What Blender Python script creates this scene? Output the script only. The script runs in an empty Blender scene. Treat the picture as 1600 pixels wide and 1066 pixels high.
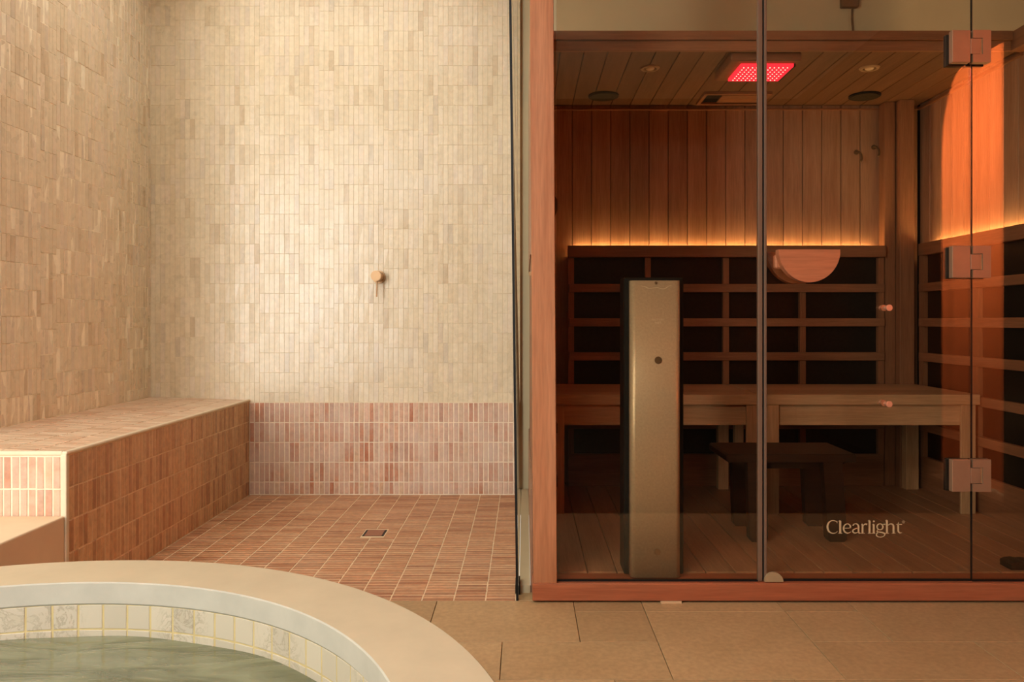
import bpy, bmesh, math, random
from mathutils import Vector, Matrix
R = random.Random(7)
PI = math.pi
sc = bpy.context.scene
C = sc.collection

# ------------------------------------------------------------------ camera, world, lights, exposure
F, CX, HZ, EYE = 1200.0, 820.0, 501.0, 0.80
cam = bpy.data.objects.new('camera', bpy.data.cameras.new('camera'))
C.objects.link(cam)
cam.location = (0, 0, EYE)
cam.rotation_euler = (PI / 2, 0, 0)
cam.data.sensor_width = 36.0
cam.data.lens = 36.0 * F / 1600.0
cam.data.shift_x = -(CX - 800) / 1600.0
cam.data.shift_y = -(533 - HZ) / 1600.0
cam.data.clip_start = 0.02
sc.camera = cam
sc.view_settings.view_transform = 'Standard'
sc.view_settings.look = 'None'
sc.view_settings.exposure = 0.0
sc.view_settings.gamma = 1.0
sc.view_settings.use_curve_mapping = False
sc.cycles.max_bounces = 8
sc.cycles.diffuse_bounces = 5
sc.cycles.glossy_bounces = 4
sc.cycles.transmission_bounces = 6
sc.cycles.transparent_max_bounces = 16
sc.cycles.caustics_reflective = False
sc.cycles.caustics_refractive = False
sc.cycles.sample_clamp_indirect = 6.0
sc.cycles.use_denoising = True

w = bpy.data.worlds.new('sky'); sc.world = w; w.use_nodes = True
w.node_tree.nodes['Background'].inputs[0].default_value = (1.0, 0.93, 0.8, 1)
w.node_tree.nodes['Background'].inputs[1].default_value = 1.0

def area(name, loc, direction, sx, sy, power, col, spread=PI):
    l = bpy.data.lights.new(name, 'AREA'); l.shape = 'RECTANGLE'
    l.size, l.size_y, l.energy, l.color, l.spread = sx, sy, power, col, spread
    o = bpy.data.objects.new(name, l); C.objects.link(o)
    o.location = loc
    o.rotation_euler = Vector(direction).to_track_quat('-Z', 'Y').to_euler()
    return o

DAY = (0.93, 0.96, 0.93)
area('window_daylight', (-2.45, -1.62, 1.22), (0, 1, 0), 0.95, 2.1, 124, DAY)
area('room_fill_light', (-1.35, -0.35, 2.44), (0, 0, -1), 2.4, 1.3, 102, (0.95, 0.96, 0.92))  # added soft overhead fill for the back wall, not a fitting of the room
area('shower_fill_light', (-0.88, 2.75, 2.47), (0, 0, -1), 1.2, 0.9, 10, (0.97, 0.97, 0.90))  # unseen fill added to lift the upper shower walls
area('hallway_light', (2.80, 0.66, 1.75), (-1, 0, -0.1), 0.6, 0.8, 78, (1.0, 0.62, 0.36))

# ------------------------------------------------------------------ helpers
def P(x, y, d):
    """photo pixel at depth d -> world (X, Z)"""
    return (x - CX) / F * d, EYE - (y - HZ) / F * d

def tag(o, label=None, cat=None, group=None, kind=None):
    if label: o['label'] = label
    if cat: o['category'] = cat
    if group: o['group'] = group
    if kind: o['kind'] = kind
    return o

def empty(name, loc=(0, 0, 0)):
    o = bpy.data.objects.new(name, None); C.objects.link(o); o.location = loc
    o.empty_display_size = 0.05
    return o

def link(name, me, parent=None, loc=(0, 0, 0), rot=(0, 0, 0)):
    o = bpy.data.objects.new(name, me); C.objects.link(o)
    o.location = loc; o.rotation_euler = rot
    if parent: o.parent = parent
    return o

def fin(name, bm, mat, parent=None, loc=(0, 0, 0), rot=(0, 0, 0), smooth=False, world=True):
    """bmesh -> object. With a parent, coordinates of bm are world ones (parent location is taken off)."""
    bmesh.ops.recalc_face_normals(bm, faces=bm.faces[:])
    me = bpy.data.meshes.new(name)
    bm.to_mesh(me); bm.free()
    if smooth:
        for p in me.polygons: p.use_smooth = True
        me.set_sharp_from_angle(angle=0.5)
    if isinstance(mat, (list, tuple)):
        for m in mat: me.materials.append(m)
    else: me.materials.append(mat)
    o = link(name, me, parent, loc, rot)
    if parent and world:
        pr = parent; off = Vector((0, 0, 0))
        while pr: off += pr.location; pr = pr.parent
        o.location = Vector(loc) - off
    return o

def box(bm, x0, x1, y0, y1, z0, z1, bev=0.0, seg=1):
    vs = [bm.verts.new((x, y, z)) for x in (x0, x1) for y in (y0, y1) for z in (z0, z1)]
    fs = [(0, 1, 3, 2), (4, 6, 7, 5), (0, 4, 5, 1), (2, 3, 7, 6), (0, 2, 6, 4), (1, 5, 7, 3)]
    faces = [bm.faces.new([vs[i] for i in f]) for f in fs]
    if bev > 0:
        es = list({e for f in faces for e in f.edges})
        bmesh.ops.bevel(bm, geom=es, offset=bev, segments=seg, affect='EDGES', profile=0.5)
    return vs

def bx(name, mat, parent, x0, x1, y0, y1, z0, z1, bev=0.0, seg=1, smooth=False):
    bm = bmesh.new(); box(bm, x0, x1, y0, y1, z0, z1, bev, seg)
    return fin(name, bm, mat, parent, smooth=smooth)

def cyl(bm, c, axis, r, h, n=24, r2=None, bev=0):
    """cylinder centred at c along axis"""
    m = Matrix.Translation(c) @ Vector(axis).to_track_quat('Z', 'Y').to_matrix().to_4x4()
    ret = bmesh.ops.create_cone(bm, cap_ends=True, segments=n, radius1=r, radius2=r if r2 is None else r2, depth=h, matrix=m)
    if bev:
        vs = set(ret['verts'])
        es = [e for e in bm.edges if e.verts[0] in vs and e.verts[1] in vs and len([f for f in e.link_faces if len(f.verts) > 4]) == 1]
        bmesh.ops.bevel(bm, geom=es, offset=bev, segments=2, affect='EDGES')

def prism(bm, pts, axis, a, b):
    """polygon pts (2D) extruded along axis ('x','y','z') from a to b"""
    def mk(p, t):
        return {'x': (t, p[0], p[1]), 'y': (p[0], t, p[1]), 'z': (p[0], p[1], t)}[axis]
    A = [bm.verts.new(mk(p, a)) for p in pts]; B = [bm.verts.new(mk(p, b)) for p in pts]
    bm.faces.new(A); bm.faces.new(B[::-1])
    n = len(pts)
    for i in range(n):
        bm.faces.new((A[i], B[i], B[(i + 1) % n], A[(i + 1) % n]))

def lathe(bm, prof, c, n=96, a0=0, a1=2 * PI):
    """revolve (r, z) profile round the vertical through c (closed ring)"""
    rings = []
    for i in range(n):
        a = a0 + (a1 - a0) * i / n
        rings.append([bm.verts.new((c[0] + r * math.cos(a), c[1] + r * math.sin(a), z)) for r, z in prof])
    for i in range(n):
        p, q = rings[i], rings[(i + 1) % n]
        for k in range(len(prof) - 1):
            bm.faces.new((p[k], q[k], q[k + 1], p[k + 1]))

# ------------------------------------------------------------------ materials
def mat(name):
    m = bpy.data.materials.new(name); m.use_nodes = True
    nt = m.node_tree; b = nt.nodes['Principled BSDF']
    return m, nt, b

def N(nt, typ, **kw):
    n = nt.nodes.new(typ)
    for k, v in kw.items(): setattr(n, k, v)
    return n

def ramp(nt, stops, interp='LINEAR'):
    r = nt.nodes.new('ShaderNodeValToRGB'); cr = r.color_ramp; cr.interpolation = interp
    while len(cr.elements) < len(stops): cr.elements.new(0.5)
    for e, (p, c) in zip(cr.elements, stops): e.position = p; e.color = (*c, 1)
    return r

def mix(nt, mode, fac, a, b):
    m = nt.nodes.new('ShaderNodeMix'); m.data_type = 'RGBA'; m.blend_type = mode
    for i, v in ((0, fac), (6, a), (7, b)):
        if hasattr(v, 'is_linked') or hasattr(v, 'links'): nt.links.new(v, m.inputs[i])
        elif i == 0: m.inputs[0].default_value = v
        else: m.inputs[i].default_value = (*v, 1)
    return m.outputs[2]

def bump(nt, b, height, strength=0.2, dist=0.001):
    n = nt.nodes.new('ShaderNodeBump'); n.inputs['Strength'].default_value = strength
    n.inputs['Distance'].default_value = dist
    nt.links.new(height, n.inputs['Height']); nt.links.new(n.outputs[0], b.inputs['Normal'])

def noise(nt, scale, detail=3, rough=0.6, vec=None, dim='3D'):
    n = nt.nodes.new('ShaderNodeTexNoise'); n.noise_dimensions = dim
    n.inputs['Scale'].default_value = scale; n.inputs['Detail'].default_value = detail
    n.inputs['Roughness'].default_value = rough
    if vec is not None: nt.links.new(vec, n.inputs['Vector'])
    return n

def geo_pos(nt):
    return nt.nodes.new('ShaderNodeNewGeometry').outputs['Position']

def tile_mat(name, stops, rough, island, mottle=0.12, haze=None, var=0.06, spec=0.5, mscale=45):
    m, nt, b = mat(name)
    if island: rnd = nt.nodes.new('ShaderNodeNewGeometry').outputs['Random Per Island']
    else: rnd = nt.nodes.new('ShaderNodeObjectInfo').outputs['Random']
    r = ramp(nt, stops); nt.links.new(rnd, r.inputs[0])
    pos = geo_pos(nt)
    n = noise(nt, mscale, 4, 0.65, pos)
    rr = ramp(nt, [(0.3, (1 - mottle,) * 3), (0.7, (1 + mottle * 0.6,) * 3)]); nt.links.new(n.outputs[0], rr.inputs[0])
    col = mix(nt, 'MULTIPLY', 1.0, r.outputs[0], rr.outputs[0])
    if haze:
        hcol, hs, lo, hi, amt = haze
        n2 = noise(nt, hs, 5, 0.7, pos)
        h = ramp(nt, [(lo, (0, 0, 0)), (hi, (amt,) * 3)]); nt.links.new(n2.outputs[0], h.inputs[0])
        col = mix(nt, 'MIX', h.outputs[0], col, hcol)
    nt.links.new(col, b.inputs['Base Color'])
    n3 = noise(nt, 18, 2, 0.5, pos)
    mr = nt.nodes.new('ShaderNodeMapRange')
    mr.inputs[3].default_value = rough - var; mr.inputs[4].default_value = rough + var
    nt.links.new(n3.outputs[0], mr.inputs[0]); nt.links.new(mr.outputs[0], b.inputs['Roughness'])
    b.inputs['Specular IOR Level'].default_value = spec
    n4 = noise(nt, 90, 3, 0.6, pos); bump(nt, b, n4.outputs[0], 0.25, 0.0012)
    return m

def plain(name, col, rough=0.6, spec=0.5, metal=0.0, nscale=30, amt=0.1, bmp=0.15, bscale=120):
    m, nt, b = mat(name)
    pos = geo_pos(nt)
    n = noise(nt, nscale, 4, 0.6, pos)
    r = ramp(nt, [(0.3, tuple(c * (1 - amt) for c in col)), (0.7, tuple(min(1, c * (1 + amt)) for c in col))])
    nt.links.new(n.outputs[0], r.inputs[0]); nt.links.new(r.outputs[0], b.inputs['Base Color'])
    b.inputs['Roughness'].default_value = rough
    b.inputs['Specular IOR Level'].default_value = spec
    b.inputs['Metallic'].default_value = metal
    if bmp:
        n2 = noise(nt, bscale, 3, 0.6, pos); bump(nt, b, n2.outputs[0], bmp, 0.001)
    return m

def wood(name, light, dark, axis='z', rough=0.5, scale=26, var=0.14, spec=0.35):
    m, nt, b = mat(name)
    tc = geo_pos(nt); oi = nt.nodes.new('ShaderNodeObjectInfo')
    mp = nt.nodes.new('ShaderNodeMapping')
    s = {'x': (0.06, 1, 1), 'y': (1, 0.06, 1), 'z': (1, 1, 0.06)}[axis]
    mp.inputs['Scale'].default_value = s
    nt.links.new(tc, mp.inputs[0])
    add = nt.nodes.new('ShaderNodeVectorMath'); add.operation = 'SCALE'
    cmb = nt.nodes.new('ShaderNodeCombineXYZ')
    for i in range(3): nt.links.new(oi.outputs['Random'], cmb.inputs[i])
    nt.links.new(cmb.outputs[0], add.inputs[0]); add.inputs['Scale'].default_value = 37.0
    a2 = nt.nodes.new('ShaderNodeVectorMath'); a2.operation = 'ADD'
    nt.links.new(mp.outputs[0], a2.inputs[0]); nt.links.new(add.outputs[0], a2.inputs[1])
    n1 = noise(nt, scale, 4, 0.6, a2.outputs[0])
    n2 = noise(nt, scale * 7, 3, 0.6, a2.outputs[0])
    r1 = ramp(nt, [(0.32, dark), (0.68, light)]); nt.links.new(n1.outputs[0], r1.inputs[0])
    r2 = ramp(nt, [(0.3, (0.82,) * 3), (0.7, (1.08,) * 3)]); nt.links.new(n2.outputs[0], r2.inputs[0])
    c = mix(nt, 'MULTIPLY', 1.0, r1.outputs[0], r2.outputs[0])
    r3 = ramp(nt, [(0, (1 - var,) * 3), (1, (1 + var * 0.5,) * 3)]); nt.links.new(oi.outputs['Random'], r3.inputs[0])
    c = mix(nt, 'MULTIPLY', 1.0, c, r3.outputs[0])
    nt.links.new(c, b.inputs['Base Color'])
    b.inputs['Roughness'].default_value = rough
    b.inputs['Specular IOR Level'].default_value = spec
    bump(nt, b, n2.outputs[0], 0.15, 0.001)
    return m

def glass(name, tint, f0=0.04, rough=0.0, body=None, wave=False):
    """clear pane: Schlick reflection over tinted see-through, the same from both sides"""
    m = bpy.data.materials.new(name); m.use_nodes = True
    nt = m.node_tree; nt.nodes.clear()
    out = N(nt, 'ShaderNodeOutputMaterial'); g = N(nt, 'ShaderNodeNewGeometry')
    tr = N(nt, 'ShaderNodeBsdfTransparent'); tr.inputs[0].default_value = (*tint, 1)
    gl = N(nt, 'ShaderNodeBsdfGlossy'); gl.inputs['Roughness'].default_value = rough
    gl.inputs[0].default_value = (1, 1, 1, 1)
    d = N(nt, 'ShaderNodeVectorMath', operation='DOT_PRODUCT')
    nrm = g.outputs['Normal']
    if wave:
        mpw = N(nt, 'ShaderNodeMapping'); mpw.inputs['Scale'].default_value = (1.0, 3.2, 1)
        mpw.inputs['Rotation'].default_value = (0, 0, 0.35)
        nt.links.new(g.outputs['Position'], mpw.inputs[0])
        nn = noise(nt, 5, 3, 0.55, mpw.outputs[0]); nn.inputs['Distortion'].default_value = 1.2
        bp = N(nt, 'ShaderNodeBump'); bp.inputs['Strength'].default_value = 0.35; bp.inputs['Distance'].default_value = 0.012
        nt.links.new(nn.outputs[0], bp.inputs['Height']); nt.links.new(bp.outputs[0], gl.inputs['Normal'])
        nrm = bp.outputs[0]
    nt.links.new(g.outputs['Incoming'], d.inputs[0]); nt.links.new(nrm, d.inputs[1])
    a = N(nt, 'ShaderNodeMath', operation='ABSOLUTE'); nt.links.new(d.outputs['Value'], a.inputs[0])
    s = N(nt, 'ShaderNodeMath', operation='SUBTRACT'); s.inputs[0].default_value = 1.0; nt.links.new(a.outputs[0], s.inputs[1])
    p = N(nt, 'ShaderNodeMath', operation='POWER'); nt.links.new(s.outputs[0], p.inputs[0]); p.inputs[1].default_value = 5
    ma = N(nt, 'ShaderNodeMath', operation='MULTIPLY_ADD'); nt.links.new(p.outputs[0], ma.inputs[0])
    ma.inputs[1].default_value = 1 - f0; ma.inputs[2].default_value = f0
    first = tr.outputs[0]
    if body:
        col, amt = body
        df = N(nt, 'ShaderNodeBsdfDiffuse'); 
        if wave:
            r = ramp(nt, [(0.35, tuple(c * 0.72 for c in col)), (0.62, tuple(c * 1.15 for c in col))])
            nt.links.new(nn.outputs[0], r.inputs[0]); nt.links.new(r.outputs[0], df.inputs[0])
        else: df.inputs[0].default_value = (*col, 1)
        mm = N(nt, 'ShaderNodeMixShader'); mm.inputs[0].default_value = amt
        nt.links.new(tr.outputs[0], mm.inputs[1]); nt.links.new(df.outputs[0], mm.inputs[2]); first = mm.outputs[0]
    mx = N(nt, 'ShaderNodeMixShader'); nt.links.new(ma.outputs[0], mx.inputs[0])
    nt.links.new(first, mx.inputs[1]); nt.links.new(gl.outputs[0], mx.inputs[2]); nt.links.new(mx.outputs[0], out.inputs[0])
    return m

def emit(name, col, s):
    m = bpy.data.materials.new(name); m.use_nodes = True
    nt = m.node_tree; nt.nodes.clear()
    o = N(nt, 'ShaderNodeOutputMaterial'); e = N(nt, 'ShaderNodeEmission')
    e.inputs[0].default_value = (*col, 1); e.inputs[1].default_value = s; nt.links.new(e.outputs[0], o.inputs[0])
    return m

CREAM = [(0.0, (0.58, 0.44, 0.28)), (0.06, (0.67, 0.54, 0.36)), (0.35, (0.71, 0.585, 0.40)), (0.7, (0.74, 0.61, 0.42)),
         (0.93, (0.72, 0.59, 0.43)), (1.0, (0.60, 0.49, 0.35))]
BRICK = [(0.0, (0.40, 0.12, 0.05)), (0.16, (0.47, 0.18, 0.09)), (0.35, (0.55, 0.28, 0.17)), (0.6, (0.59, 0.33, 0.22)),
         (0.8, (0.50, 0.28, 0.19)), (0.93, (0.58, 0.33, 0.18)), (1.0, (0.38, 0.16, 0.10))]
FLOORB = [(0.0, (0.33, 0.13, 0.055)), (0.2, (0.42, 0.19, 0.085)), (0.5, (0.47, 0.225, 0.105)), (0.8, (0.51, 0.265, 0.13)), (1.0, (0.36, 0.17, 0.08))]
M = {}
M['cream'] = tile_mat('cream glazed tile', CREAM, 0.29, False, 0.10, ((0.74, 0.66, 0.54), 2.2, 0.5, 0.75, 0.5), 0.07, 0.5)
M['cream_i'] = tile_mat('cream glazed tile field', CREAM, 0.29, True, 0.10, ((0.74, 0.66, 0.54), 2.2, 0.5, 0.75, 0.5), 0.07, 0.5)
M['brick'] = tile_mat('terracotta tile', [(p, (c[0] * 1.1, c[1] * 1.22, c[2] * 1.28)) for p, c in BRICK], 0.42, False, 0.22, ((0.62, 0.47, 0.38), 3.5, 0.42, 0.7, 0.75), 0.06, 0.45)
M['floorb'] = tile_mat('terracotta floor tile', FLOORB, 0.42, False, 0.22, ((0.60, 0.38, 0.24), 2.6, 0.5, 0.8, 0.4), 0.07, 0.45)
M['floorb_i'] = tile_mat('terracotta floor tile field', FLOORB, 0.42, True, 0.22, ((0.60, 0.38, 0.24), 2.6, 0.5, 0.8, 0.4), 0.07, 0.45)
M['topb'] = tile_mat('terracotta top tile with painted gloss', [(0, (0.52, 0.30, 0.18)), (0.3, (0.60, 0.39, 0.25)), (0.7, (0.66, 0.45, 0.30)), (1, (0.68, 0.50, 0.35))], 0.4, False, 0.15, ((0.66, 0.50, 0.34), 3.0, 0.4, 0.7, 0.6), 0.06, 0.5)  # paler, hazier stops put the bench top's grazing gloss into the colour
M['topb_i'] = tile_mat('terracotta top tile with painted gloss field', [(0, (0.52, 0.30, 0.18)), (0.3, (0.60, 0.39, 0.25)), (0.7, (0.66, 0.45, 0.30)), (1, (0.68, 0.50, 0.35))], 0.4, True, 0.15, ((0.66, 0.50, 0.34), 3.0, 0.4, 0.7, 0.6), 0.06, 0.5)
FACEB = [(p, (c[0] * 1.22, c[1] * 1.48, c[2] * 1.55)) for p, c in FLOORB]
M['faceb'] = tile_mat('terracotta face tile', FACEB, 0.42, False, 0.22, ((0.62, 0.42, 0.27), 2.6, 0.5, 0.8, 0.3), 0.07, 0.45)
M['faceb_i'] = tile_mat('terracotta face tile field', FACEB, 0.42, True, 0.22, ((0.62, 0.42, 0.27), 2.6, 0.5, 0.8, 0.3), 0.07, 0.45)
M['grout_glint'] = plain('cream grout with painted glints', (0.86, 0.76, 0.56), 0.7, 0.3)  # lightened so left-wall joints stand in for tile edges catching light
M['grout_pale'] = plain('pale grout', (0.78, 0.64, 0.47), 0.85, 0.2)
M['grout_cream'] = plain('cream grout', (0.70, 0.57, 0.38), 0.8, 0.2)
M['grout_tan'] = plain('tan grout', (0.74, 0.56, 0.36), 0.85, 0.2)
M['trim'] = plain('cream edge trim', (0.72, 0.60, 0.42), 0.5, 0.4, amt=0.05)
M['step'] = plain('smooth step stone', (0.72, 0.56, 0.37), 0.55, 0.35, nscale=8, amt=0.05)
M['rim'] = plain('smooth cream stone', (0.50, 0.41, 0.275), 0.55, 0.35, nscale=8, amt=0.06, bmp=0.1, bscale=200)
M['rimband'] = plain('pale stone lip', (0.42, 0.39, 0.325), 0.55, 0.35, nscale=14, amt=0.06)
M['plinth'] = plain('sand plaster', (0.60, 0.40, 0.22), 0.7, 0.3, nscale=9, amt=0.05)
M['plaster'] = plain('beige wall plaster', (0.60, 0.51, 0.34), 0.85, 0.2, nscale=4, amt=0.05)
M['roomwall'] = plain('sand room plaster', (0.64, 0.56, 0.44), 0.9, 0.1, nscale=4, amt=0.05)
M['darkwall'] = plain('dark brown wall', (0.030, 0.020, 0.012), 0.9, 0.1, nscale=4, amt=0.1)
M['white'] = plain('painted ceiling', (0.68, 0.61, 0.50), 0.9, 0.1)
M['screen'] = glass('clear screen glass', (0.97, 0.97, 0.94))
M['tint'] = glass('bronze sauna glass', (0.895, 0.85, 0.78), 0.043)
M['water'] = glass('green plunge water', (0.62, 0.66, 0.46), 0.02, 0.02, ((0.25, 0.255, 0.16), 0.66), True)
M['black'] = plain('black rubber', (0.006, 0.006, 0.006), 0.5, 0.3)
M['heater'] = plain('black carbon heater', (0.010, 0.007, 0.005), 0.38, 0.35, nscale=60, amt=0.4)
M['steel'] = plain('brushed beige steel', (0.60, 0.49, 0.34), 0.40, 0.5, 0.35, nscale=160, amt=0.10, bmp=0.08, bscale=260)
M['brass'] = plain('satin brass', (0.50, 0.30, 0.15), 0.45, 0.5, 0.4, amt=0.05)
M['copper'] = plain('polished copper', (0.85, 0.40, 0.24), 0.35, 0.5, 0.5, amt=0.03, bmp=0)
M['hinge'] = plain('satin nickel hinge', (0.34, 0.185, 0.105), 0.42, 0.5, 0.35, amt=0.05)
M['screw'] = plain('bronze screw', (0.28, 0.18, 0.10), 0.35, 0.5, 0.6)
M['seal'] = plain('smoky plastic seal', (0.16, 0.095, 0.062), 0.3, 0.5, amt=0.05)
M['w_post'] = wood('orange cedar upright', (0.45, 0.19, 0.088), (0.36, 0.132, 0.055), 'z', 0.45, 22, 0.03)
M['w_sill'] = wood('orange cedar sill', (0.40, 0.125, 0.055), (0.31, 0.082, 0.034), 'x', 0.45, 22, 0.05)
WL, WD = (0.50, 0.30, 0.20), (0.40, 0.225, 0.14)
M['w_z'] = wood('sauna plank upright', WL, WD, 'z')
RL, RD = (0.37, 0.18, 0.10), (0.29, 0.13, 0.068)
M['w_x'] = wood('sauna rail', RL, RD, 'x')
M['w_y'] = wood('sauna board deep', RL, RD, 'y')
M['w_stile'] = wood('sauna stile', RL, RD, 'z')
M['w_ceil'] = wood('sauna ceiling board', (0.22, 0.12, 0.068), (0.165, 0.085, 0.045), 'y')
M['bench_x'] = wood('bench wood', (0.72, 0.47, 0.28), (0.60, 0.37, 0.21), 'x')
M['bench_z'] = wood('bench leg wood', (0.72, 0.47, 0.28), (0.60, 0.37, 0.21), 'z')
M['stool'] = wood('dark stool wood', (0.045, 0.020, 0.011), (0.03, 0.013, 0.007), 'x', 0.5)
M['floorw'] = wood('sauna floor board', (0.44, 0.235, 0.13), (0.34, 0.17, 0.09), 'y', 0.4, 30, 0.15, 0.4)
M['handle'] = wood('cedar handle', (0.44, 0.155, 0.07), (0.37, 0.12, 0.05), 'x', 0.5, 22, 0.0)
M['led'] = emit('amber light strip', (1.0, 0.62, 0.24), 42)
M['red'] = emit('red therapy lamp', (1.0, 0.02, 0.035), 2.6)
M['reddot'] = emit('pale red diode', (1.0, 0.45, 0.36), 5.0)
M['speaker'] = plain('dark speaker mesh', (0.035, 0.03, 0.018), 0.7, 0.3, nscale=300, amt=0.6)
M['lampring'] = plain('pale lamp ring', (0.45, 0.32, 0.20), 0.4, 0.5)
M['bulb'] = plain('frosted bulb', (0.75, 0.6, 0.45), 0.25, 0.6)
M['logo'] = plain('etched pale print', (0.50, 0.36, 0.20), 0.8, 0.1, amt=0.03, bmp=0)
M['etch'] = plain('faint etched print', (0.86, 0.76, 0.57), 0.5, 0.2, amt=0.03, bmp=0)
M['box'] = plain('brown junction box', (0.14, 0.085, 0.045), 0.6, 0.3)
M['cushion'] = plain('dark maroon panel', (0.10, 0.02, 0.02), 0.8, 0.1)

def stone_mat():
    m, nt, b = mat('tan limestone')
    pos = geo_pos(nt); oi = nt.nodes.new('ShaderNodeObjectInfo')
    n = noise(nt, 5, 6, 0.65, pos); n.inputs['Distortion'].default_value = 0.6
    r = ramp(nt, [(0.3, (0.42, 0.275, 0.13)), (0.7, (0.48, 0.32, 0.158))]); nt.links.new(n.outputs[0], r.inputs[0])
    n2 = noise(nt, 70, 3, 0.6, pos)
    r2 = ramp(nt, [(0.35, (0.88,) * 3), (0.65, (1.06,) * 3)]); nt.links.new(n2.outputs[0], r2.inputs[0])
    c = mix(nt, 'MULTIPLY', 1.0, r.outputs[0], r2.outputs[0])
    r3 = ramp(nt, [(0, (0.86, 0.84, 0.82)), (1, (1.06, 1.06, 1.06))]); nt.links.new(oi.outputs['Random'], r3.inputs[0])
    c = mix(nt, 'MULTIPLY', 1.0, c, r3.outputs[0])
    nt.links.new(c, b.inputs['Base Color']); b.inputs['Roughness'].default_value = 0.5
    b.inputs['Specular IOR Level'].default_value = 0.4
    bump(nt, b, n2.outputs[0], 0.1, 0.0008)
    return m
M['stone'] = stone_mat()

def marble_mat():
    m, nt, b = mat('veined pool tile')
    pos = geo_pos(nt); oi = nt.nodes.new('ShaderNodeObjectInfo')
    n = noise(nt, 16, 8, 0.7, pos); n.inputs['Distortion'].default_value = 2.5
    r = ramp(nt, [(0.44, (0.45, 0.39, 0.29)), (0.49, (0.32, 0.275, 0.20)), (0.53, (0.48, 0.41, 0.31)), (0.8, (0.45, 0.41, 0.34))])
    nt.links.new(n.outputs[0], r.inputs[0])
    n2 = noise(nt, 7, 2, 0.6, pos)
    r2 = ramp(nt, [(0.45, (0, 0, 0)), (0.62, (1, 1, 1))]); nt.links.new(n2.outputs[0], r2.inputs[0])
    c = mix(nt, 'MIX', r2.outputs[0], (0.47, 0.41, 0.31), r.outputs[0])
    r3 = ramp(nt, [(0, (0.90,) * 3), (1, (1.05,) * 3)]); nt.links.new(oi.outputs['Random'], r3.inputs[0])
    c = mix(nt, 'MULTIPLY', 1.0, c, r3.outputs[0])
    nt.links.new(c, b.inputs['Base Color']); b.inputs['Roughness'].default_value = 0.45
    return m
M['marble'] = marble_mat()
M['poolgrout'] = plain('ochre pool grout', (0.50, 0.39, 0.19), 0.8, 0.2)

def curtain_mat():
    m = bpy.data.materials.new('orange backlit curtain'); m.use_nodes = True
    nt = m.node_tree; nt.nodes.clear()
    o = N(nt, 'ShaderNodeOutputMaterial'); t = N(nt, 'ShaderNodeBsdfTranslucent'); d = N(nt, 'ShaderNodeBsdfDiffuse')
    t.inputs[0].default_value = (0.90, 0.25, 0.085, 1); d.inputs[0].default_value = (0.5, 0.14, 0.05, 1)
    x = N(nt, 'ShaderNodeMixShader'); x.inputs[0].default_value = 0.12
    nt.links.new(t.outputs[0], x.inputs[1]); nt.links.new(d.outputs[0], x.inputs[2]); nt.links.new(x.outputs[0], o.inputs[0])
    return m
M['curtain'] = curtain_mat()

# ------------------------------------------------------------------ tile fields
def tile_geo(bm, O, U, V, Nn, u0, u1, v0, v1, th, ch=0.0012, jit=0.0004, lift=0.0):
    """one chamfered tile on the plane O + uU + vV, thickness th along Nn"""
    J = lambda: R.uniform(-jit, jit)
    cor = [(u0 + J(), v0 + J()), (u1 + J(), v0 + J()), (u1 + J(), v1 + J()), (u0 + J(), v1 + J())]
    cu, cv = (u0 + u1) / 2, (v0 + v1) / 2
    def pt(u, v, h): return O + U * u + V * v + Nn * h
    tl = [R.uniform(-0.0004, 0.0004) for _ in range(4)]
    a = [bm.verts.new(pt(u, v, 0)) for u, v in cor]
    b = [bm.verts.new(pt(u, v, th - ch + lift + t)) for (u, v), t in zip(cor, tl)]
    c = []
    for (u, v), t in zip(cor, tl):
        su = -1 if u > cu else 1; sv = -1 if v > cv else 1
        c.append(bm.verts.new(pt(u + su * ch, v + sv * ch, th + lift + t)))
    for i in range(4):
        j = (i + 1) % 4
        bm.faces.new((a[i], a[j], b[j], b[i])); bm.faces.new((b[i], b[j], c[j], c[i]))
    bm.faces.new(c)

def tile_lib(name, wu, wv, th, mt, n=6, ch=0.0012, jit=0.0004):
    lib = []
    for i in range(n):
        bm = bmesh.new()
        tile_geo(bm, Vector((0, 0, 0)), Vector((1, 0, 0)), Vector((0, 1, 0)), Vector((0, 0, 1)), -wu / 2, wu / 2, -wv / 2, wv / 2, th, ch, jit)
        bmesh.ops.recalc_face_normals(bm, faces=bm.faces[:])
        me = bpy.data.meshes.new(name); bm.to_mesh(me); bm.free(); me.materials.append(mt); lib.append(me)
    return lib

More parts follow.
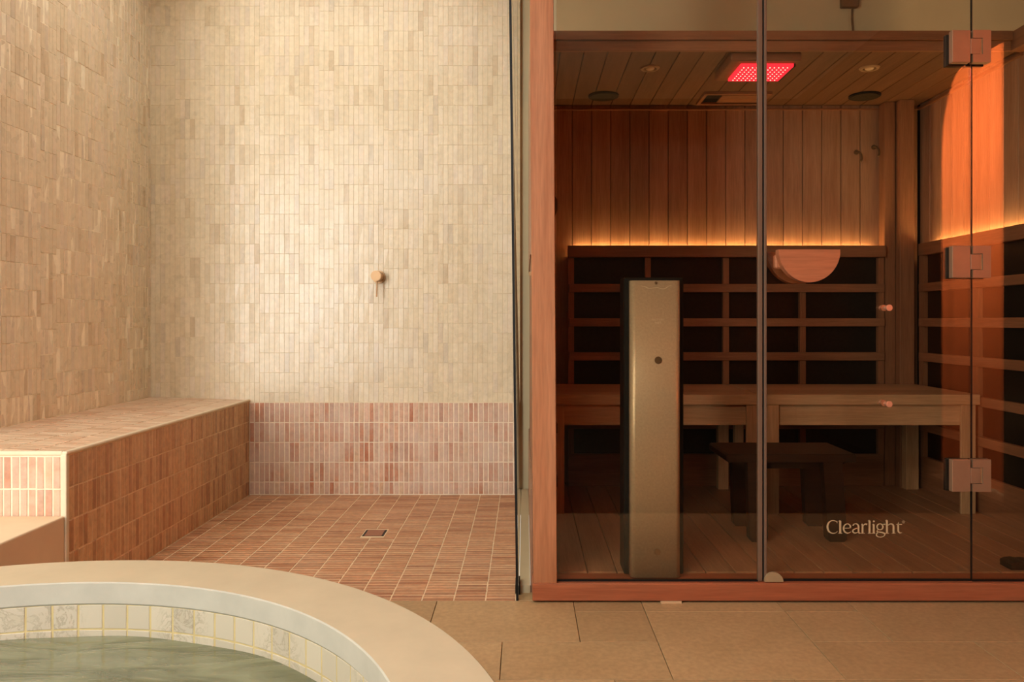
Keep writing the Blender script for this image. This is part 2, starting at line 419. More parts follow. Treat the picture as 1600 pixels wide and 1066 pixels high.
def field(parent, name, O, U, V, Nn, cells, th, single, mt, mt_i, gap=0.0022, lift=0.0006, tilt=0.004, stuffname=None, ch=0.0012):
    """cells: list of (u0,u1,v0,v1). single(u,v)->bool picks the ones that are objects of their own."""
    O, U, V, Nn = Vector(O), Vector(U), Vector(V), Vector(Nn)
    rotm = Matrix((U, V, Nn)).transposed()
    q = rotm.to_euler()
    singles, rest = [], []
    for c in cells:
        (singles if single(c) else rest).append(c)
    if len(singles) > 300:
        rest += singles[300:]; singles = singles[:300]
    libs = {}
    off = Vector((0, 0, 0)); pr = parent
    while pr: off += pr.location; pr = pr.parent
    for (u0, u1, v0, v1) in singles:
        k = (round(u1 - u0, 4), round(v1 - v0, 4))
        if k not in libs: libs[k] = tile_lib(name, k[0] - gap, k[1] - gap, th, mt, ch=ch)
        o = bpy.data.objects.new(name, R.choice(libs[k])); C.objects.link(o); o.parent = parent
        e = (rotm @ Matrix.Rotation(R.uniform(-tilt, tilt), 3, 'X') @ Matrix.Rotation(R.uniform(-tilt * 3, tilt * 3), 3, 'Y')).to_euler()
        o.rotation_euler = e
        o.location = O + U * (u0 + u1) / 2 + V * (v0 + v1) / 2 + Nn * R.uniform(-lift, lift) - off
    if rest:
        bm = bmesh.new()
        for (u0, u1, v0, v1) in rest:
            tile_geo(bm, O, U, V, Nn, u0 + gap / 2, u1 - gap / 2, v0 + gap / 2, v1 - gap / 2, th, ch, lift=R.uniform(-lift, lift))
        o = fin(stuffname or ('field_of_' + name), bm, mt_i, parent); tag(o, kind='stuff')
    return len(singles), len(rest)

TP, TH = 0.0228, 0.0910       # tile pitch: narrow and long
SHL, SHR = -1.720, -0.030     # shower left and right
SHB = 3.530                   # shower back wall face
BX = -1.262                   # bench face
BY0 = 2.119                   # bench front end
BZ = 0.436                    # bench top at its edge
BAND = 0.424                  # top of the terracotta band

# ------------------------------------------------------------------ structure: shells
def struct(name, bm, m, parent=None):
    o = fin(name, bm, m, parent)
    if not parent: o['kind'] = 'structure'
    return o
def sbox(name, m, *a):
    bm = bmesh.new(); box(bm, *a); return struct(name, bm, m)

wb = sbox('wall_back', M['grout_cream'], SHL - 0.14, -0.022, SHB - 0.0018, SHB + 0.20, -0.1, 2.5)
tag(wb, 'cream back wall of the shower in narrow upright tiles')
wl = sbox('wall_left', M['grout_glint'], SHL - 0.14, SHL + 0.0020, BY0 - 0.02, SHB + 0.006, -0.1, 2.5)
tag(wl, 'cream left wall of the shower above the terracotta seat')
wp = sbox('wall_rear', M['plaster'], -0.022, 3.2, 3.555, 3.76, -0.1, 2.5)
tag(wp, 'plain beige plaster wall behind the sauna')
band = sbox('trim_1', M['grout_pale'], BX, -0.024, SHB - 0.0103, SHB + 0.006, 0.0, BAND)
tag(band, 'band of terracotta tiles low on the back wall')

# pale tiles: columns in sheets whose courses are shifted against each other
def cream_cells(u0, u1, v0, v1, flip=False):
    cells = []; u = u0; off = 0; left = 0
    while u < u1 - 0.004:
        if left <= 0:
            left = R.choice((3, 4, 5, 6, 8)); off = R.choice((0, 0, 0, 0.25, 0.5, 0.7)) * TH
        ue = min(u + TP, u1)
        v = v0 - off
        while v < v1 - 0.004:
            a, b = max(v, v0), min(v + TH, v1)
            if b - a > 0.006: cells.append((u, ue, a, b))
            v += TH
        u = ue; left -= 1
    return cells
T = 0.009
cells = cream_cells(SHL, SHR, BAND, 2.49)
cells.sort(key=lambda c: (round(c[2] / TH - 0.5), c[0]))
full = lambda c: c[1] - c[0] > TP - 0.001 and c[3] - c[2] > TH - 0.001
cnt = field(wb, 'cream_tile', (0, SHB + 0.006, 0), (1, 0, 0), (0, 0, 1), (0, -1, 0), cells, T,
            lambda c: full(c) and c[2] > 0.43, M['cream'], M['cream_i'], gap=0.0008, lift=0.0003, tilt=0.0022, stuffname='field_of_cream_tiles', ch=0.0006)
# left wall: u runs along +y
cells = cream_cells(BY0 - 0.01, SHB - 0.003, 0.45, 2.49)
cells.sort(key=lambda c: (c[0] if c[0] > 2.50 else 99))
field(wl, 'cream_tile', (SHL - 0.006, 0, 0), (0, 1, 0), (0, 0, 1), (1, 0, 0), cells, T,
      lambda c: full(c) and c[0] > 2.50 and c[2] < 2.1, M['cream'], M['cream_i'], gap=0.0016, lift=0.0011, tilt=0.003, stuffname='field_of_cream_tiles', ch=0.0007)
# terracotta band
cells = []
zt = [BAND, BAND - TH, BAND - 2 * TH, BAND - 3 * TH, BAND - 4 * TH, 0.003]
for k in range(5):
    u = SHR
    while u > BX + 0.004:
        a = max(u - TP, BX)
        if u - a > 0.006: cells.append((a, u, zt[k + 1], zt[k]))
        u = a
field(band, 'terracotta_tile', (0, SHB - 0.004, 0), (1, 0, 0), (0, 0, 1), (0, -1, 0), cells, 0.0075,
      lambda c: True, M['brick'], M['brick'], gap=0.0040)

# shower floor
YF = 2.193
sf = sbox('floor_shower', M['grout_tan'], BX - 0.4, -0.022, YF, SHB + 0.006, -0.12, -0.0011)
tag(sf, 'shower floor of thin terracotta tiles')
PCX, PCY, RO, RI, RZ = -0.928, 0.890, 0.939, 0.782, 0.230     # plunge pool
def hidden_by_rim(x, y):
    t = (EYE - RZ) / EYE; return math.hypot(x * t - PCX, y * t - PCY) < RO
cells = []
seams = [-0.9335 + k * 0.0912 for k in range(-4, 11)]
xs = [BX] + [s for s in seams if BX + 0.01 < s < SHR - 0.01] + [SHR + 0.004]
y = YF
rows = []
while y < SHB - 0.008:
    rows.append((y, min(y + TP, SHB - 0.002))); y += TP
DR = (-0.607, -0.523, 2.849, 2.938)  # drain
for (a, b) in rows:
    for i in range(len(xs) - 1):
        x0, x1 = xs[i], xs[i + 1]
        if b > DR[2] + 0.004 and a < DR[3] - 0.004 and x1 > DR[0] and x0 < DR[1]:
            if DR[0] - x0 > 0.008: cells.append((x0, DR[0], a, b))
            if x1 - DR[1] > 0.008: cells.append((DR[1], x1, a, b))
            continue
        cells.append((x0, x1, a, b))
cells.sort(key=lambda c: c[2])
field(sf, 'terracotta_tile', (0, 0, -0.0075), (1, 0, 0), (0, 1, 0), (0, 0, 1), cells, 0.0075,
      lambda c: not hidden_by_rim((c[0] + c[1]) / 2, c[3]), M['floorb'], M['floorb_i'], gap=0.0032, lift=0.0003, tilt=0.003, stuffname='field_of_terracotta_tiles')

# strip of slab between shower screen and sauna
g = sbox('trim_2', M['plaster'], -0.016, 0.016, 2.255, 3.555, -0.05, 0.022)
tag(g, 'narrow beige slab strip between shower screen and sauna side')

# stone floor
fl = sbox('floor', M['grout_tan'], -3.7, 3.2, -1.7, 2.32, -0.12, -0.012)
tag(fl, 'tan limestone floor of large slabs in mixed sizes')
sbox('floor_beside_sauna', M['stone'], 1.86, 3.2, 2.32, 3.60, -0.12, 0.0)
stones = [(-0.25, 0.138, 1.912, YF), (0.138, 0.331, 1.912, 2.11), (0.138, 0.331, 2.11, 2.31), (0.331, 0.716, 1.711, 2.11), (0.331, 0.716, 2.11, 2.31),
          (0.716, 0.917, 1.912, 2.11), (0.716, 0.917, 2.11, 2.31), (0.917, 1.60, 1.912, 2.31), (0.716, 1.116, 1.711, 1.912), (1.116, 1.51, 1.711, 1.912),
          (-0.056, 0.331, 1.711, 1.912), (-0.45, -0.25, 1.912, YF), (-0.65, -0.45, 1.912, YF), (-0.45, -0.056, 1.711, 1.912),
          (1.60, 2.08, 1.912, 2.31), (1.51, 2.08, 1.711, 1.912), (-0.022, 0.138, YF, 2.32), (-1.26, -0.65, 1.912, YF)]
yy = 1.711; k = 0
while yy > -1.5:
    h = (0.4, 0.2, 0.4)[k % 3]; xx = -3.6 + 0.13 * (k % 4)
    while xx < 3.1:
        wdt = R.choice((0.4, 0.4, 0.6)); 
        if xx + wdt > -3.6: stones.append((max(xx, -3.6), min(xx + wdt, 3.1), max(yy - h, -1.6), yy))
        xx += wdt
    yy -= h; k += 1
for (a, b, c, d) in stones:
    bm = bmesh.new(); gp = 0.0009
    cx, cy = (a + b) / 2, (c + d) / 2
    box(bm, a - cx + gp, b - cx - gp, c - cy + gp, d - cy - gp, -0.012, 0.0)
    for v in bm.verts:
        pass
    bmesh.ops.bevel(bm, geom=[e for e in bm.edges if all(v.co.z > -0.001 for v in e.verts)], offset=0.0008, segments=1, affect='EDGES')
    fin('stone_slab', bm, M['stone'], fl, loc=(cx, cy, R.uniform(-0.0002, 0.0002)))

# unseen side of the room: walls, ceiling, window, doorway
sbox('ceiling', M['white'], -3.7, 3.2, -1.7, 3.76, 2.5, 2.6)
sbox('wall_left_room', M['roomwall'], -3.72, -3.6, -1.7, 2.12, -0.1, 2.5)
sbox('wall_left_return', M['roomwall'], -3.6, SHL - 0.14, 2.12, 2.24, -0.1, 2.5)
bm = bmesh.new()
WX0, WX1, WZ0, WZ1 = -2.95, -1.95, 0.12, 2.32
box(bm, -3.7, WX0, -1.62, -1.5, -0.1, 2.5); box(bm, WX0, WX1, -1.62, -1.5, WZ1, 2.5); box(bm, WX0, WX1, -1.62, -1.5, -0.1, WZ0)
box(bm, WX1, -1.2, -1.62, -1.5, -0.1, 2.5)
struct('wall_front', bm, M['roomwall'])
sbox('wall_front_dark', M['darkwall'], -1.2, 3.2, -1.62, -1.5, -0.1, 2.5)
wf = empty('window_1', (WX0, -1.5, 0)); tag(wf, kind='structure')
for (a, b, c, d) in ((WX0, WX0 + 0.05, WZ0, WZ1), (WX1 - 0.05, WX1, WZ0, WZ1), (WX0 + 0.05, WX1 - 0.05, WZ1 - 0.05, WZ1), (WX0 + 0.05, WX1 - 0.05, WZ0, WZ0 + 0.05)):
    bx('window_frame', M['white'], wf, a, b, -1.56, -1.50, c, d)
# right wall with the arched doorway (seen only mirrored in the sauna glass)
DX = 2.08
bm = bmesh.new()
box(bm, DX, DX + 0.1, -1.5, 0.374, -0.1, 2.5); box(bm, DX, DX + 0.1, 1.045, 2.3, -0.1, 2.5)
arc = [(0.374, 1.66)] + [(0.374 + 0.20 * (1 - math.cos(a)), 1.66 + 0.41 * math.sin(a)) for a in [PI / 2 * i / 12 for i in range(1, 13)]]
pts = arc + [(1.045, 2.07), (1.045, 2.5), (0.374, 2.5)]
prism(bm, pts, 'x', DX, DX + 0.1)
struct('wall_right', bm, M['darkwall'])
sbox('wall_right_rear', M['plaster'], 3.1, 3.2, 2.2, 3.555, -0.1, 2.5)
sbox('wall_hall', M['roomwall'], 2.9, 3.0, -0.2, 1.6, -0.1, 2.5)
cu = bmesh.new()
ny, nz = 40, 12
grid = [[cu.verts.new((DX + 0.115 + 0.010 * math.sin(j * 1.1), 0.30 + 0.82 * j / ny, 0.01 + 2.15 * i / nz)) for j in range(ny + 1)] for i in range(nz + 1)]
for i in range(nz):
    for j in range(ny): cu.faces.new((grid[i][j], grid[i][j + 1], grid[i + 1][j + 1], grid[i + 1][j]))
cur = fin('door_curtain', cu, M['curtain'], smooth=True)
tag(cur, 'tall glowing orange curtain in the arched doorway mirrored in the sauna glass', 'curtain')
blocker = bx('floor_blocker', M['darkwall'], None, 0.12, 2.078, -1.495, 1.2, 0.001, 0.010, 0.003)  # added dark sheet out of view, keeps floor reflections out of the sauna glass
tag(blocker, 'dark brown rug sheet added on the unseen floor to dim the glass reflection', 'blocker')
# dark maroon board on the wall behind the viewer, mirrored in the glass
brd = bx('wall_board', M['cushion'], None, 0.92, 1.98, -1.5, -1.47, 1.60, 2.02, 0.004)
tag(brd, 'dark maroon board mirrored in the sauna glass above the amber light', 'board')

# ------------------------------------------------------------------ tiled bench
tb = empty('tiled_bench', (BX, BY0, 0))
tag(tb, 'long built-in shower seat of terracotta tiles with a cream edge', 'bench')
WT = 0.450   # top at wall
bm = bmesh.new()
prism(bm, [(SHL + 0.003, 0), (BX - 0.0016, 0), (BX - 0.0016, BZ - 0.0022), (SHL + 0.003, WT - 0.0018)], 'y', BY0 + 0.008, SHB + 0.004)
fin('core', bm, M['grout_tan'], tb)
# top tiles
dz = (WT - BZ); L = BX - 0.012 - SHL - 0.003
Ut = Vector((L, 0, -dz * L / (BX - SHL))).normalized(); Nt = Vector((Ut.z * -1, 0, Ut.x))
cells = []
y = SHB - 0.002
while y > BY0 + 0.016:
    a = max(y - TP, BY0 + 0.012)
    for i in range(5):
        u0 = i * L / 5; cells.append((u0, u0 + L / 5, a, y))
    y = a
cells.sort(key=lambda c: c[2])
field(tb, 'top_tile', (SHL + 0.003, 0, WT - 0.008), Ut, (0, 1, 0), Nt, [(c[0], c[1], c[2], c[3]) for c in cells], 0.0075,
      lambda c: True, M['topb'], M['topb_i'], gap=0.0030, lift=0.0003, tilt=0.003, stuffname='rest_of_top_tiles')
# face tiles on x = BX (u along y)
cells = []
zt = [BZ - 0.008, BZ - 0.008 - TH, BZ - 0.008 - 2 * TH, BZ - 0.008 - 3 * TH, BZ - 0.008 - 4 * TH, 0.0]
for k in range(5):
    y = BY0 + 0.010
    while y < SHB - 0.014:
        b = min(y + TP, SHB - 0.011); cells.append((y, b, zt[k + 1], zt[k])); y = b
cells.sort(key=lambda c: c[0])
field(tb, 'face_tile', (BX - 0.008, 0, 0), (0, 1, 0), (0, 0, 1), (1, 0, 0), cells, 0.0075,
      lambda c: True, M['faceb'], M['faceb_i'], gap=0.0031, lift=0.0004, tilt=0.004, stuffname='rest_of_face_tiles')
# end tiles facing the viewer
cells = []
zt = [BZ - 0.010, BZ - 0.010 - TH, BZ - 0.010 - 2 * TH]
for k in range(2):
    x = BX - 0.016
    while x > SHL + 0.004:
        a = max(x - TP, SHL + 0.003); cells.append((a, x, zt[k + 1] + (0.006 if k else 0), zt[k])); x = a
bx('end_grout', M['grout_pale'], tb, SHL + 0.003, BX - 0.010, BY0 - 0.0018, BY0 + 0.009, 0, BZ - 0.006)
field(tb, 'end_tile', (0, BY0 + 0.003, 0), (1, 0, 0), (0, 0, 1), (0, -1, 0), cells, 0.006,
      lambda c: True, M['brick'], M['brick'], gap=0.004, lift=0.0005)
bx('edge_trim', M['trim'], tb, BX - 0.016, BX + 0.001, BY0 - 0.004, SHB - 0.002, BZ - 0.008, BZ + 0.003, 0.004, 2)
bx('end_trim', M['trim'], tb, SHL + 0.003, BX - 0.012, BY0 - 0.005, BY0 + 0.010, BZ - 0.008, BZ + 0.004, 0.003, 2)
bx('corner_trim', M['trim'], tb, BX - 0.017, BX + 0.0, BY0 - 0.005, BY0 + 0.010, 0.0, BZ - 0.004, 0.003, 2)

# low plinth in front of the bench end
pl = bx('stone_step', M['step'], None, SHL + 0.003, BX - 0.004, 1.80, BY0 - 0.006, 0.0, 0.262, 0.004, 2)
tag(pl, 'low sand coloured step at the near end of the tiled seat', 'step')

# ------------------------------------------------------------------ plunge pool
pool = empty('plunge_pool', (PCX, PCY, 0))
tag(pool, 'round cream stone plunge pool filled with green water', 'pool')
bm = bmesh.new()
prof = [(RI + 0.004, RZ - 0.050), (RI + 0.001, RZ - 0.046), (RI, RZ - 0.0025), (RI + 0.0025, RZ),
        (RO - 0.003, RZ), (RO, RZ - 0.003), (RO, 0.0)]
lathe(bm, prof, (PCX, PCY), 160)
o = fin('rim', bm, [M['rim'], M['rimband']], pool, smooth=True)
for p in o.data.polygons:
    r = math.hypot(p.center.x - PCX, p.center.y - PCY)
    if r < RI + 0.0025 : p.material_index = 1
bm = bmesh.new()
lathe(bm, [(0.01, -0.62), (RI + 0.0045, -0.62), (RI + 0.0045, RZ - 0.047)], (PCX, PCY), 96)
fin('basin', bm, M['poolgrout'], pool, smooth=True)
nt_ = 92; da = 2 * PI / nt_; trad = RI + 0.008
libs = []
for hgt in (0.052,):
    for i in range(4):
        bm = bmesh.new(); wu = trad * da - 0.003
        tile_geo(bm, Vector((0, 0, 0)), Vector((1, 0, 0)), Vector((0, 0, 1)), Vector((0, -1, 0)), -wu / 2, wu / 2, 0, hgt, 0.005, 0.0012, 0.0007)
        bmesh.ops.recalc_face_normals(bm, faces=bm.faces[:])
        me = bpy.data.meshes.new('pool_tile'); bm.to_mesh(me); bm.free(); me.materials.append(M['marble']); libs.append(me)
for k in range(3):
    for i in range(nt_):
        a = PI / 2 + (i + 0.35) * da
        o = bpy.data.objects.new('pool_tile', R.choice(libs)); C.objects.link(o); o.parent = pool
        o.location = (trad * math.cos(a), trad * math.sin(a), RZ - 0.048 - 0.0545 * (k + 1))
        o.rotation_euler = (0, 0, a - PI / 2)
bm = bmesh.new()
WZ = RZ - 0.119
nr = 30; na = 96
cv = bm.verts.new((PCX, PCY, WZ)); prev = None
for i in range(1, nr + 1):
    r = (RI + 0.003) * i / nr
    ring = []
    for j in range(na):
        a = 2 * PI * j / na; x, y = PCX + r * math.cos(a), PCY + r * math.sin(a)
        ring.append(bm.verts.new((x, y, WZ + 0.0012 * math.sin(x * 23 + y * 9) + 0.0010 * math.sin(y * 31 - x * 7))))
    for j in range(na):
        if prev is None: bm.faces.new((cv, ring[j], ring[(j + 1) % na]))
        else: bm.faces.new((prev[j], ring[j], ring[(j + 1) % na], prev[(j + 1) % na]))
    prev = ring
fin('water', bm, M['water'], pool, smooth=True)

# ------------------------------------------------------------------ shower screen, valve, drain
ss = empty('shower_screen', (-0.022, 2.19, 0))
tag(ss, 'tall clear glass shower screen with a black front edge', 'glass screen')
lean = lambda z: -0.0215 + (-0.0117) * (z - 0.0)
def lean_box(bm, w0, w1, y0, y1, z0, z1, base=lean):
    vs = [bm.verts.new((base(z) + wx, y, z)) for wx in (w0, w1) for y in (y0, y1) for z in (z0, z1)]
    for f in [(0, 1, 3, 2), (4, 6, 7, 5), (0, 4, 5, 1), (2, 3, 7, 6), (0, 2, 6, 4), (1, 5, 7, 3)]: bm.faces.new([vs[i] for i in f])
bm = bmesh.new(); lean_box(bm, -0.003, 0.004, 2.202, 3.535, 0.004, 2.45); fin('glass_pane', bm, M['screen'], ss)
bm = bmesh.new(); lean_box(bm, -0.0035, 0.0035, 2.192, 2.202, 0.0, 2.45); fin('edge_seal', bm, M['black'], ss)
bm = bmesh.new(); lean_box(bm, -0.006, -0.003, 2.24, 2.30, 0.003, 0.030); lean_box(bm, 0.004, 0.008, 2.24, 2.30, 0.0, 0.035); fin('foot_clamp', bm, M['black'], ss)

sv = empty('shower_valve', (-0.67, SHB, 1.0)); tag(sv, 'small round brass shower valve with a thin pin lever on the cream wall', 'shower valve')
vx, vz = P(590.5, 432.5, 3.50)
bm = bmesh.new(); cyl(bm, (vx, SHB - 0.006, vz), (0, 1, 0), 0.030, 0.012, 32, bev=0.002); fin('wall_plate', bm, M['brass'], sv)
bm = bmesh.new(); cyl(bm, (vx, SHB - 0.045, vz + 0.001), (0, 1, 0), 0.0235, 0.070, 32, bev=0.002); fin('knob', bm, M['brass'], sv)
bm = bmesh.new(); cyl(bm, (vx + 0.002, SHB - 0.065, vz - 0.055), (0.03, 0, 1), 0.0035, 0.075, 12); fin('lever', bm, M['brass'], sv)

dr = empty('floor_drain', ((DR[0] + DR[1]) / 2, (DR[2] + DR[3]) / 2, 0)); tag(dr, 'square tile-in floor drain with two dark slots', 'drain')
bx('pit', M['black'], dr, DR[0] + 0.002, DR[1] - 0.002, DR[2] + 0.002, DR[3] - 0.002, -0.0009, -0.0004)
bx('cover', plain('bronze drain cover', (0.30, 0.115, 0.06), 0.45, 0.4), dr, DR[0] + 0.010, DR[1] - 0.010, DR[2] + 0.004, DR[3] - 0.004, -0.004, 0.0006, 0.0003)

# ------------------------------------------------------------------ sauna cabin
Z0 = 0.060      # inner floor
SX0, SX1 = 0.085, 1.80
YB = 3.50       # inner back wall
YG = 2.190      # glass
ZC = 1.780      # inner ceiling
sa = empty('sauna_cabin', (0.02, 2.172, 0))
tag(sa, 'wood lined infrared sauna cabin behind a tinted glass front', 'sauna')
bx('sill', M['w_sill'], sa, 0.0215, 2.05, 2.172, 2.262, 0.006, 0.056, 0.002, 1)
sh1 = bx('shim', M['plinth'], sa, *sorted((P(1032, 943, 2.18)[0], P(1064, 943, 2.18)[0])), 2.170, 2.25, 0.0, 0.006)
plean = lambda z: 0.0245 - 0.0060 * (z - 0.056)
bm = bmesh.new(); lean_box(bm, 0.0, 0.0665, 2.172, 2.262, 0.056, 2.46, plean)
bmesh.ops.bevel(bm, geom=bm.edges[:], offset=0.0015, segments=1, affect='EDGES')
fin('corner_post', bm, M['w_post'], sa)
bx('top_frame', M['w_sill'], sa, 0.07, 2.05, 2.172, 2.262, 2.40, 2.46)
# left side wall (outer skin) and inner planks
bx('side_panel', M['w_y'], sa, 0.022, 0.060, 2.262, 3.55, 0.0, 1.837)
bx('side_frame', M['w_z'], sa, 0.017, 0.022, 2.55, 3.55, 1.02, 1.835)
bx('side_frame', M['w_z'], sa, 0.017, 0.022, 2.262, 3.55, 0.0, 0.30)
clip = bx('side_clip', M['brass'], sa, 0.012, 0.0185, 2.262, 2.272, 0.932, 0.944)
P0 = 0.0875
def plank(name, m, *a): return bx(name, m, sa, *a, 0.0015, 1)
GP = 0.0014
y = 2.262
while y < YB - 0.01:
    b = min(y + P0, YB); plank('left_plank', M['w_z'], 0.062, 0.078, y + GP, b - GP, Z0, 1.835); y = b
x = 0.216 - 2 * P0
while x < SX1 - 0.01:
    a, b = max(x, 0.080), min(x + P0, SX1); plank('back_plank', M['w_z'], a + GP, b - GP, YB, YB + 0.018, Z0, ZC + 0.02); x += P0
y = YB
while y > 2.22:
    a = max(y - P0, 2.20); plank('right_plank', M['w_z'], SX1, SX1 + 0.018, a + GP, y - GP, Z0, 1.837); y = a
x = 0.185 - 2 * 0.0870
while x < SX1 - 0.01:
    a, b = max(x, 0.080), min(x + 0.0870, SX1)
    if b - a > 0.01: plank('floor_board', M['floorw'], a + GP, b - GP, 2.262, YB, Z0 - 0.018, Z0)
    x += 0.0870
x = 0.216 - 2 * P0
while x < SX1 - 0.01:
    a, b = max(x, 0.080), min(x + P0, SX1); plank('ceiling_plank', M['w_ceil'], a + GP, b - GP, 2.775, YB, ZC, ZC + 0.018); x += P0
bx('back_backing', M['black'], sa, 0.022, SX1 + 0.05, YB + 0.018, YB + 0.03, 0.0, 1.80)
bx('right_backing', M['black'], sa, SX1 + 0.018, SX1 + 0.03, 2.2, YB + 0.03, 0.0, 1.80)
bx('roof', M['w_x'], sa, 0.062, SX1 + 0.05, 2.775, YB + 0.03, ZC + 0.020, 1.835)
bx('under_floor', M['black'], sa, 0.062, SX1 + 0.03, 2.264, YB + 0.018, 0.002, Z0 - 0.020)
bx('header_board', M['w_x'], sa, 0.080, SX1 - 0.052, 2.748, 2.775, 1.806, 1.838, 0.001)
bx('header_board', M['w_x'], sa, 0.080, SX1 - 0.052, 2.760, 2.775, 1.770, 1.805, 0.001)
bx('side_header', M['w_y'], sa, SX1 - 0.050, SX1 + 0.018, 2.20, 2.775, 1.770, 1.838, 0.001)
bx('crown_trim', M['w_x'], sa, 0.080, SX1, YB - 0.012, YB, ZC - 0.022, ZC - 0.016)
bx('crown_trim', M['w_y'], sa, SX1 - 0.012, SX1, 2.775, YB, ZC - 0.022, ZC - 0.010)
bx('inner_post', M['w_stile'], sa, 1.664, 1.728, 3.405, 3.46, Z0, ZC, 0.002)
bx('inner_post', M['w_stile'], sa, 1.612, 1.660, 3.44, 3.499, Z0, ZC, 0.002)

# fixed panes
XD0, XD1 = 0.680, 1.274
ZG0, ZG1 = 0.058, 2.40
bm = bmesh.new(); box(bm, 0.0905, XD0 - 0.003, YG, YG + 0.008, ZG0, ZG1); fin('fixed_pane', bm, M['tint'], sa)
bm = bmesh.new(); box(bm, XD1 + 0.0022, 2.04, YG, YG + 0.008, ZG0, ZG1); fin('fixed_pane', bm, M['tint'], sa)
bx('pane_seal', M['seal'], sa, XD0 - 0.0155, XD0 - 0.003, YG - 0.003, YG + 0.012, ZG0, ZG1, 0.001)
bx('pane_edge', M['black'], sa, XD1 + 0.0004, XD1 + 0.0022, YG, YG + 0.008, ZG0, ZG1)
bx('pane_gasket', M['black'], sa, 0.0905, XD0 - 0.016, YG - 0.002, YG + 0.011, 0.0562, 0.0595)
bx('pane_gasket', M['black'], sa, XD1 + 0.002, 2.04, YG - 0.002, YG + 0.011, 0.0562, 0.0595)
# black small things by the sill
bm = bmesh.new()
a = P(1572, 909, 2.30)[0]
prism(bm, [(a, 0.0605), (a, 0.078), (a + 0.012, 0.083), (a + 0.03, 0.085), (a + 0.045, 0.082), (a + 0.06, 0.083), (a + 0.08, 0.081), (a + 0.10, 0.0605)], 'y', 2.275, 2.33)
bo = fin('rubber_wedge', bm, M['black']); tag(bo, 'small black rubber wedge on the sauna floor by the right end of the sill', 'wedge')

# glass door
dr_ = empty('glass_door', (XD0, YG, 0.06)); tag(dr_, 'tinted glass sauna door with three square hinges and half-moon pull', 'door')
bm = bmesh.new(); box(bm, XD0 + 0.0025, XD1 - 0.0012, YG, YG + 0.008, ZG0 + 0.004, ZG1 - 0.005); fin('door_pane', bm, M['tint'], dr_)
bx('door_seal', M['seal'], dr_, XD0 + 0.0022, XD0 + 0.0095, YG - 0.002, YG + 0.010, ZG0 + 0.002, ZG1 - 0.005, 0.001)
bx('seal_edge', M['black'], dr_, XD0 - 0.0008, XD0 + 0.0020, YG + 0.001, YG + 0.006, ZG0 + 0.002, ZG1 - 0.005)
bx('bottom_seal', M['black'], dr_, XD0 + 0.012, XD1 - 0.002, YG + 0.0, YG + 0.007, ZG0 - 0.0005, ZG0 + 0.004)
# half moon pulls
def halfmoon(name, y0, y1, cx, zt, r, m, par):
    pts = [(cx - r * math.cos(PI * i / 32), zt - r * math.sin(PI * i / 32) * 1.06) for i in range(33)]
    bm = bmesh.new(); prism(bm, pts, 'y', y0, y1)
    bmesh.ops.bevel(bm, geom=[e for e in bm.edges if abs(e.verts[0].co.y - e.verts[1].co.y) < 1e-6], offset=0.002, segments=2, affect='EDGES')
    return fin(name, bm, m, par)
hx, hz = P(1264, 390, 2.145)
pull = halfmoon('outer_pull', 2.140, 2.168, hx, hz, 0.0865, M['handle'], dr_)
halfmoon('inner_pull', 2.225, 2.255, hx - 0.003, hz, 0.0865, M['handle'], dr_)
for dx_ in (-0.05, 0.05):
    bm = bmesh.new(); cyl(bm, (hx + dx_, 2.197, hz - 0.025), (0, 1, 0), 0.008, 0.058, 16); fin('pull_spacer', bm, M['brass'], dr_)
bx('pull_block', M['handle'], dr_, hx - 0.086, hx + 0.06, 2.166, 2.190, hz - 0.052, hz - 0.012, 0.004)
for zp in (481, 632):
    kx, kz = P(1390, zp, 2.165)
    bm = bmesh.new(); cyl(bm, (kx, 2.170, kz), (0, 1, 0), 0.0095, 0.012, 20, 0.0075, bev=0.002); cyl(bm, (kx, 2.183, kz), (0, 1, 0), 0.006, 0.014, 16)
    cyl(bm, (kx, 2.205, kz), (0, 1, 0), 0.009, 0.014, 16)
    fin('door_knob', bm, M['copper'], dr_, smooth=False)
# hinges
for yp in (73, 409.5, 743):
    hzc = P(1517, yp, 2.176)[1]; h = 0.0455; y0, y1 = 2.170, 2.189
    X0, X1, XM = P(1487.5, 0, 2.172)[0], P(1548, 0, 2.172)[0], P(1516.5, 0, 2.172)[0]
    hg = bx('hinge', M['hinge'], dr_, X0, XM - 0.0006, y0, y1, hzc - h, hzc + h, 0.0015, 2)
    bm = bmesh.new(); k = 0.022
    pts = [(XM + 0.006, hzc - h), (X1, hzc - h), (X1, hzc + h), (XM + 0.006, hzc + h), (XM + 0.006, hzc + k + 0.001), (XM + 0.034, hzc + k + 0.001),
           (XM + 0.034, hzc - k - 0.001), (XM + 0.006, hzc - k - 0.001)]
    prism(bm, pts, 'y', y0, y1)
    fin('clasp_plate', bm, M['hinge'], hg)
    bx('knuckle', M['hinge'], hg, XM, XM + 0.0285, y0 + 0.001, y1, hzc - k, hzc + k, 0.001)
    bx('knuckle_rod', M['brass'], hg, XM + 0.0290, XM + 0.0335, y0 + 0.004, y1, hzc - k, hzc + k)
    bx('inner_plate', M['black'], hg, X0 - 0.003, X1 - 0.004, 2.199, 2.212, hzc - h - 0.003, hzc + h - 0.003, 0.001)
# half-disc stop at the foot of the door
sx, sz = P(1209, 909, 2.182)
pts = [(sx - 0.0265 * math.cos(PI * i / 20), sz + 0.0265 * math.sin(PI * i / 20)) for i in range(21)]
bm = bmesh.new(); prism(bm, pts, 'y', 2.178, 2.189); fin('foot_stop', bm, plain('tan foot stop', (0.34, 0.23, 0.12), 0.6, 0.3), dr_)

